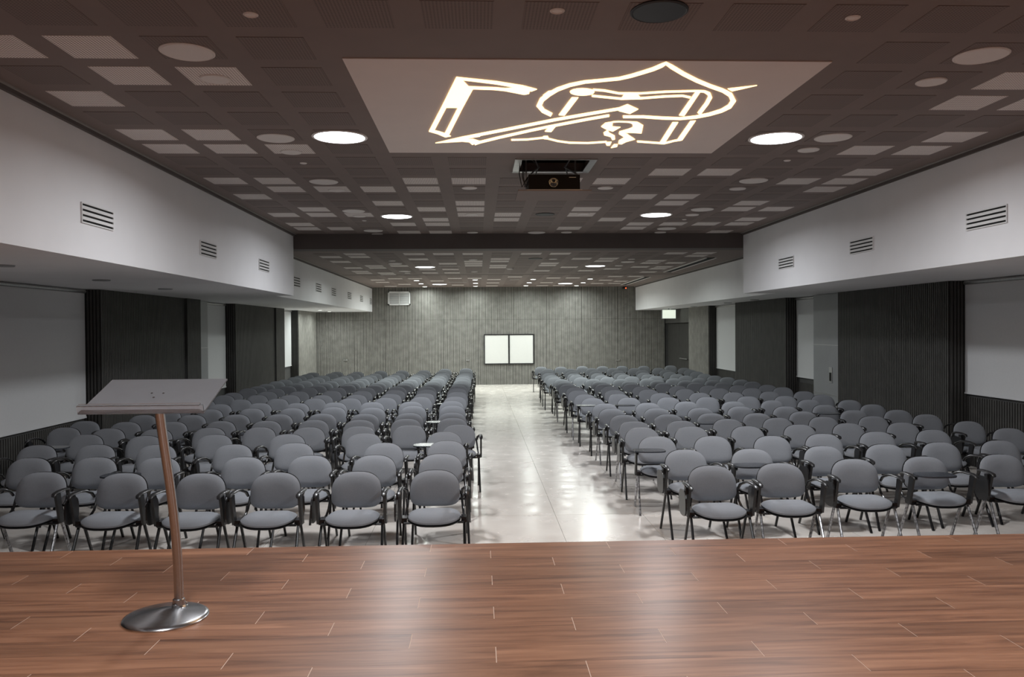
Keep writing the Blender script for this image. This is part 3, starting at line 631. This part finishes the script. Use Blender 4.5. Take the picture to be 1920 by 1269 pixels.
# ------------------------------------------------------------------ chairs
def se(c, n): return math.copysign(abs(c) ** (2.0 / n), c)
def cushion(outline, bend, thick, nang=36, rings=(0.0, .45, .75, .9, .97, 1.0)):
    """padded board: rings of an outline, domed on the front, flat behind; bend maps (u, v, t) to 3-D, t up to thick"""
    vs = []; fs = []; nr_ = len(rings) - 1
    o = [outline(2 * math.pi * k / nang) for k in range(nang)]
    cu = (0.0, 0.0)
    vs.append(bend(cu[0], cu[1], thick))
    for r in rings[1:]:
        t = thick * (1 - .75 * r ** 6)
        for (u, v) in o: vs.append(bend(u * r, v * r, t))
    for (u, v) in o: vs.append(bend(u * .985, v * .985, 0))
    vs.append(bend(0, 0, 0))
    for k in range(nang): fs.append((0, 1 + k, 1 + (k + 1) % nang))
    for i in range(nr_):
        a = 1 + i * nang; b_ = a + nang
        for k in range(nang): fs.append((a + k, b_ + k, b_ + (k + 1) % nang, a + (k + 1) % nang))
    a = 1 + nr_ * nang; last = len(vs) - 1
    for k in range(nang): fs.append((a + (k + 1) % nang, a + k, last))
    return MB().add(vs, fs, True)
def back_out(g):
    c, s_ = math.cos(g), math.sin(g); n = 2.7 if s_ > 0 else 3.8
    return (.224 * se(c, n) * (1 - (.035 if s_ < 0 else 0) * abs(s_)), (.190 if s_ > 0 else .122) * se(s_, n))
def back_bend(u, v, t): return (u, .215 + .24 * (v + .05) - t - 0.55 * u * u, .628 + v)
def seat_out(g):
    c, s_ = math.cos(g), math.sin(g); n = 2.7 if s_ < 0 else 5.5
    return (.230 * se(c, n) * (1 - .12 * max(0, s_)), (.175 if s_ < 0 else .20) * se(s_, n))
def seat_bend(u, v, t):
    z = .448 + t - .35 * max(0, -v - .08) ** 1.5 * 1.2 - .18 * v * .0 + .10 * u * u - (.02 * max(0, (-v) / .22) ** 3)
    return (u, v - .025, z)
def tube_leg(s_, front):
    if front: return MB().tube([(s_ * .262, -.03, .445), (s_ * .268, -.12, .26), (s_ * .275, -.255, .0)], .0125, 8, ry=.0165)
    return MB().tube([(s_ * .262, .02, .445), (s_ * .262, .11, .26), (s_ * .262, .235, .0)], .0125, 8, ry=.0165)
def support_mb():
    m = MB()
    for s_ in (-1, 1):
        m.tube([(s_ * .262, -.02, .44), (s_ * .258, .13, .45), (s_ * .25, .20, .50), (s_ * .238, .232, .60), (s_ * .20, .258, .66), (s_ * .10, .278, .675)], .0115, 8)
        m.box((s_ * .235, -.07, .415), (s_ * .285, .05, .46))
    m.tube([(-.26, -.10, .425), (.26, -.10, .425)], .011, 6); m.tube([(-.255, .10, .425), (.255, .10, .425)], .011, 6)
    return m
def arm_mb(s_, simple=False):
    m = MB(); x = s_ * .292
    # upright blade, widening to the pad
    m.prism([(x - .011, -.065, .42), (x - .011, .01, .42), (x - .011, -.03, .54), (x - .011, -.055, .685), (x - .011, -.135, .680), (x - .011, -.10, .56)], (.022, 0, 0))
    pts = [(x, -.165, .672), (x, -.15, .690), (x, -.08, .702), (x, .03, .702), (x - s_ * .012, .11, .69), (x - s_ * .04, .165, .66), (x - s_ * .05, .19, .62)]
    m.tube(pts, [.014, .022, .024, .024, .022, .018, .013], 8, ry=.0115)
    return m
def tablet_folded():
    x = -.325; m = MB(); out = []
    for k in range(20):
        g = 2 * math.pi * k / 20; out.append((x, -.03 + .115 * se(math.cos(g), 3.2), .545 + .115 * se(math.sin(g), 3.2)))
    m.prism(out, (-.014, 0, 0)); m.box((-.325, -.10, .63), (-.285, -.05, .685)); return m
def tablet_open():
    m = MB(); out = []
    for k in range(24):
        g = 2 * math.pi * k / 24; out.append((-.165 + .175 * se(math.cos(g), 3.2), -.25 + .13 * se(math.sin(g), 3.0), .722))
    m.prism(out, (0, 0, .014)); m.tube([(-.29, -.13, .69), (-.28, -.2, .715)], .012, 6); return m
ME = {}
def me_of(nm, mb, m):
    me = mb.mesh(nm); me.materials.append(m); ME[nm + m.name] = me; return me
M_seat = me_of('seat', cushion(seat_out, seat_bend, .062), FAB)
def pan_bend(u, v, t): a = seat_bend(u * 1.0, v * 1.0, t); return (a[0], a[1], a[2] - .020)
M_pan = me_of('seat_pan', cushion(lambda g: tuple(q * 1.01 for q in seat_out(g)), pan_bend, .022, rings=(0, .9, 1.0)), BLK)
M_back = me_of('backrest', cushion(back_out, back_bend, .05), FAB)
def shell_bend(u, v, t): return (u, .235 + .24 * (v + .05) - t - .55 * u * u, .628 + v)
M_shell = me_of('back_shell', cushion(lambda g: tuple(q * 1.0 for q in back_out(g)), shell_bend, .022, rings=(0, .9, 1.0)), BLK)
M_legs = [(me_of('leg', tube_leg(s_, fr), BLKM), s_, fr) for s_ in (-1, 1) for fr in (True, False)]
M_film = [(me_of('leg', tube_leg(s_, fr), FILM), s_, fr) for s_ in (-1, 1) for fr in (True, False)]
M_sup = me_of('back_support', support_mb(), BLKM)
M_arm = [me_of('armrest', arm_mb(s_), BLK) for s_ in (-1, 1)]
M_tf = me_of('writing_tablet', tablet_folded(), BLK)
M_to = me_of('writing_tablet', tablet_open(), TABT)
# one-piece underframe for the far rows, where parts are a pixel or two
fmb = support_mb()
for s_ in (-1, 1):
    for fr in (True, False): t_ = tube_leg(s_, fr); fmb.add(t_.v, t_.f, True)
    t_ = arm_mb(s_); fmb.add(t_.v, t_.f, False)
t_ = tablet_folded(); fmb.add(t_.v, t_.f, False)
M_frame = me_of('frame', fmb, BLKM)

def proto(kind):
    r = empty('conference_chair')
    if kind == 'far':
        link('seat', M_seat, r); link('backrest', M_back, r); link('back_shell', M_shell, r); link('frame', M_frame, r); return r
    link('seat', M_seat, r); link('seat_pan', M_pan, r); link('backrest', M_back, r); link('back_shell', M_shell, r)
    for me, s_, fr in (M_film if 'film' in kind else M_legs): link('leg', me, r)
    link('back_support', M_sup, r)
    for me in M_arm: link('armrest', me, r)
    link('writing_tablet', M_to if 'open' in kind else M_tf, r)
    return r
PROTO = {}
def place(kind, x, y, rz):
    if kind not in PROTO: PROTO[kind] = proto(kind); o = PROTO[kind]
    else: o = copy_tree(PROTO[kind])
    o.location = (x, y, 0); o.rotation_euler = (0, 0, rz); return o

LEFT = [
 [(816.7,881.4),(669.3,884),(517.9,885.7),(378,887.5),(233,887),(83,885)],
 [(827.9,850.9),(693.4,853.5),(584.9,854),(463,856.7),(298,857.8),(175,857.3),(67,858.4)],
 [(836.8,826.5),(718.9,830.5),(552.7,830.5),(437.5,833.2),(297.4,833.6),(177.8,833.6),(77.3,834.5)],
 [(832.7,809.9),(682.7,812.5),(540.7,813.9),(405,814.8),(273,817),(176.5,814.4)],
 [(850,795.9),(757.5,797.6),(658.6,799.3),(573,801),(487.5,801),(395,801.8),(304.7,804.3),(220,803),(127.4,801.2)],
 [(844.6,783.5),(757,785),(670.3,787.2),(585.3,787.2),(487,789),(412,789.3),(333.7,790.4),(257,791),(167.7,789.2)],
 [(844.6,773.3),(762,774.1),(681.3,775.5),(608,775.2),(526,776.4),(446.6,777),(362.7,777.8),(270,778)],
 [(845.3,760.2),(770.2,760.9),(693.6,763.9),(613,763.2),(547.5,765),(473,765.7),(405,767),(330,768)],
 [(846.8,751.5),(771.7,752.9),(695.8,753.6),(624.4,754.4),(552.5,755.6),(487,755.6),(418.9,757.5),(350,758)],
 [(854,743.4),(786.3,744.9),(723.5,745.6),(654.3,746.4),(591.6,746.8),(519.8,747.4),(449.2,748.7),(385,749.5)],
 [(857.7,734.7),(790.6,737.6),(729.4,738.3),(668,739.8),(609.3,740.5),(546.2,740.5),(480.7,740.5),(422.7,741)],
 [(854,728.1),(795,730.3),(736.7,731),(678.3,732.5),(622,732.5),(565.1,733.6),(504.6,734.2),(444,736)],
 [(859.2,722.3),(797.2,724.5),(738.1,725.2),(685.6,726.7),(633,726.7),(580.3,726.6),(523.5,728.5),(466.8,727.9)],
 [(863.5,717.2),(803.8,718.6),(752.7,720.1),(700.2,721.6),(649.2,720.8),(599.2,722.2),(545,723.5),(489.5,724.1)],
 [(866,711.4),(811,714),(757.8,715.7),(710.4,717.2),(660.8,716.5),(613,717.2),(556.3,718.4),(500.8,719.7)],
 [(863.5,707),(816.9,709.2),(768.8,711.4),(719.2,712.8),(671,713.3),(625,714.5),(572.7,714),(519.8,714.7)],
 [(863.5,704),(816.9,705.5),(771.7,707),(727.9,709.2),(681.3,709.9),(636,709.2),(587.8,710.3),(538.7,711.5)],
 [(862,701.1),(818.3,701.9),(773,704),(730.8,706.2),(688.5,706.2),(646.3,706.2),(601.7,707),(556.3,706.5)],
 [(868,699),(830,699),(780,701),(734,703),(694.4,703.3),(653.5,704),(613,704),(572.7,704.6)],
 [(873.7,694.6),(830,695.5),(789,698),(745.4,699.7),(704.6,700.4),(665,699.7),(624,700),(580,701.4)],
 [(873,690.5),(835.1,691.5),(792,694),(751,694.6),(710.4,695.3),(672.5,697),(633,697),(592.9,698.3)],
]
RIGHT = [
 [(1331.9,873),(1457.7,868.2),(1595.8,860.6),(1729.4,855.8),(1871,851.8)],
 [(1284.9,842.8),(1407.4,841.3),(1542.6,836.2),(1654.9,832.7),(1761.3,829.1),(1870,825.6)],
 [(1230.2,818.3),(1333,817.6),(1450,817.2),(1535.6,813.3),(1640.8,809.3),(1747.1,805.5),(1889,802.7)],
 [(1202.8,801.9),(1293.6,799.7),(1399.7,799),(1498.2,795.8),(1588.9,793.3),(1689.2,792),(1814.5,789.6)],
 [(1189,789.8),(1278,788.7),(1363.9,785.3),(1456.6,783.2),(1542.3,781.3),(1634.8,780.2),(1736.5,776.6)],
 [(1169,777.8),(1254.2,776.4),(1333.6,774.5),(1414,774.5),(1503.2,771.2),(1599,768.7),(1679.8,768.4)],
 [(1147.6,765.8),(1231.5,765.1),(1313.4,764.5),(1386.6,761.9),(1471.7,761.8),(1546,758.6),(1634.3,758)],
 [(1132.4,756.3),(1213.9,755),(1287,752.5),(1374,752.5),(1447.7,750.4),(1518.3,749.2),(1588.9,749.8)],
 [(1109.8,746.3),(1179,745.6),(1251.7,744.9),(1324.8,744.3),(1400.4,743),(1470.4,742.2),(1539.8,740.3)],
 [(1095.9,739.3),(1160.2,738.7),(1237.8,736.7),(1310.9,736.1),(1374,735.5),(1442.7,734),(1505.7,733.4)],
 [(1083.3,731.8),(1151.4,731.1),(1215.6,729.9),(1284.5,729.2),(1347.5,727.9),(1408,727.3),(1465.4,725.8)],
 [(1079.5,726.1),(1145,724.2),(1203,724.2),(1270.6,723.5),(1327.3,722.9),(1384,722.2),(1438.9,721.4)],
 [(1064.4,720.4),(1132.4,719.2),(1184,718.5),(1244,717.8),(1303.4,717.2),(1355,716.6),(1410.5,715.3)],
 [(1060,715.4),(1125,714.1),(1180,714.1),(1235.3,712.8),(1283.2,712.8),(1336,712),(1387.8,711.5)],
 [(1053,711),(1112,710.3),(1164,710.3),(1214,709.3),(1261.8,709),(1311,708.4),(1362.6,707.1)],
 [(1039.2,707.2),(1089.6,707.2),(1138.7,706.6),(1184,705.3),(1229,704.6),(1285.7,704),(1340,704)],
 [(1034,703.4),(1080.8,702.8),(1128.7,703.4),(1170,702.1),(1215.6,701.5),(1269.3,700.8),(1319.8,700.8)],
 [(1029,699),(1077,700.3),(1121,699.6),(1164,699),(1206.8,698.4),(1255.5,697),(1305.9,696.4)],
 [(1028,695.2),(1073,695.8),(1117,695),(1159,694.6),(1204,694),(1248,693.6),(1293.3,693)],
 [(1026.6,691.4),(1069.4,691.4),(1109.8,690.2),(1150,690),(1188,690),(1234,689.5),(1282,689.6)],
 [(1014,687.5),(1051.8,687.5),(1092,686.4),(1130,686.4),(1166.5,686),(1206.8,685.8),(1256.7,685)],
]
ZTOP, YTOP = 0.818, .255
open_set = {('L', 3, 0), ('L', 6, 0), ('L', 9, 0), ('R', 0, 3), ('R', 1, 1), ('R', 2, 0), ('R', 8, 0), ('R', 8, 1), ('R', 5, 2), ('R', 14, 0), ('R', 6, 5), ('L', 1, 4), ('L', 3, 5)}
film_set = {('R', 0, 1), ('R', 0, 2), ('R', 0, 3), ('R', 0, 4), ('L', 0, 5), ('R', 2, 0), ('R', 4, 0), ('R', 6, 0), ('R', 9, 0), ('R', 12, 0), ('R', 14, 0), ('L', 12, 0), ('R', 17, 0), ('R', 19, 0)}
chairs = []
for side_, rows in (('L', LEFT), ('R', RIGHT)):
    for r_, row_ in enumerate(rows):
        for c_, (px, py) in enumerate(row_):
            p = at_z(px, py, ZTOP); chairs.append([side_, r_, c_, p.x, p.y - YTOP])
for it in range(60):                                           # keep neighbouring chairs from standing inside each other
    for i in range(len(chairs)):
        a = chairs[i]
        for j in range(i + 1, min(i + 22, len(chairs))):
            b = chairs[j]
            if a[0] != b[0]: continue
            dx, dy = b[3] - a[3], b[4] - a[4]
            if abs(dx) < .66 and abs(dy) < .59:
                ox, oy = .66 - abs(dx), .59 - abs(dy)
                if b[1] == a[1] or ox < oy * .5: s_ = math.copysign(ox / 2, dx or 1); a[3] -= s_; b[3] += s_
                else: s_ = math.copysign(oy / 2, dy or 1); a[4] -= s_; b[4] += s_
for c in chairs:
    c[3] = min(max(c[3], XL + .38), XR - .36)
chairs.sort(key=lambda c: c[4])
extra = []
for k, (sd, r_, c_, x, y) in enumerate(chairs):
    if y > YB - .6: y = YB - .6
    rz = random.uniform(-.05, .05)
    if k >= 300: extra.append((x, y, rz)); continue
    far = y > 19.5
    kind = 'far' if far else ('near' + ('_open' if (sd, r_, c_) in open_set else '') + ('_film' if (sd, r_, c_) in film_set else ''))
    o = place(kind, x, y, rz)
    side_n = 'left' if sd == 'L' else 'right'
    pos = 'on the aisle' if c_ == 0 else '%s from the aisle' % ORD[c_]
    st_ = 'grey chair'
    if 'open' in kind: st_ = 'grey chair with opened tablet'
    elif 'film' in kind: st_ = 'grey chair with film-wrapped legs'
    rw = 'front row' if r_ == 0 else '%s row' % ORD[r_]
    tag(o, '%s %s of the aisle, %s, %s' % (st_, side_n, rw, pos if c_ else 'at aisle edge'), 'chair', 'grey tablet-arm conference chairs in rows')
if extra:
    mb = MB(); fb = MB()
    def addm(dst, me, M):
        dst.add([M @ v.co for v in me.vertices], [tuple(p.vertices) for p in me.polygons], True)
    for x, y, rz in extra:
        M = Matrix.Translation((x, y, 0)) @ Matrix.Rotation(rz, 4, 'Z')
        for me in (M_seat, M_back): addm(mb, me, M)
        for me in (M_frame, M_shell): addm(fb, me, M)
    o = mb.build('chair_row', FAB, kind='stuff'); fb.build('chair_frames', BLKM, o, kind='stuff')
    tag(o, 'last grey chairs farthest away in front of the back wall', 'chairs')
print('chairs', len(chairs), 'extra', len(extra))
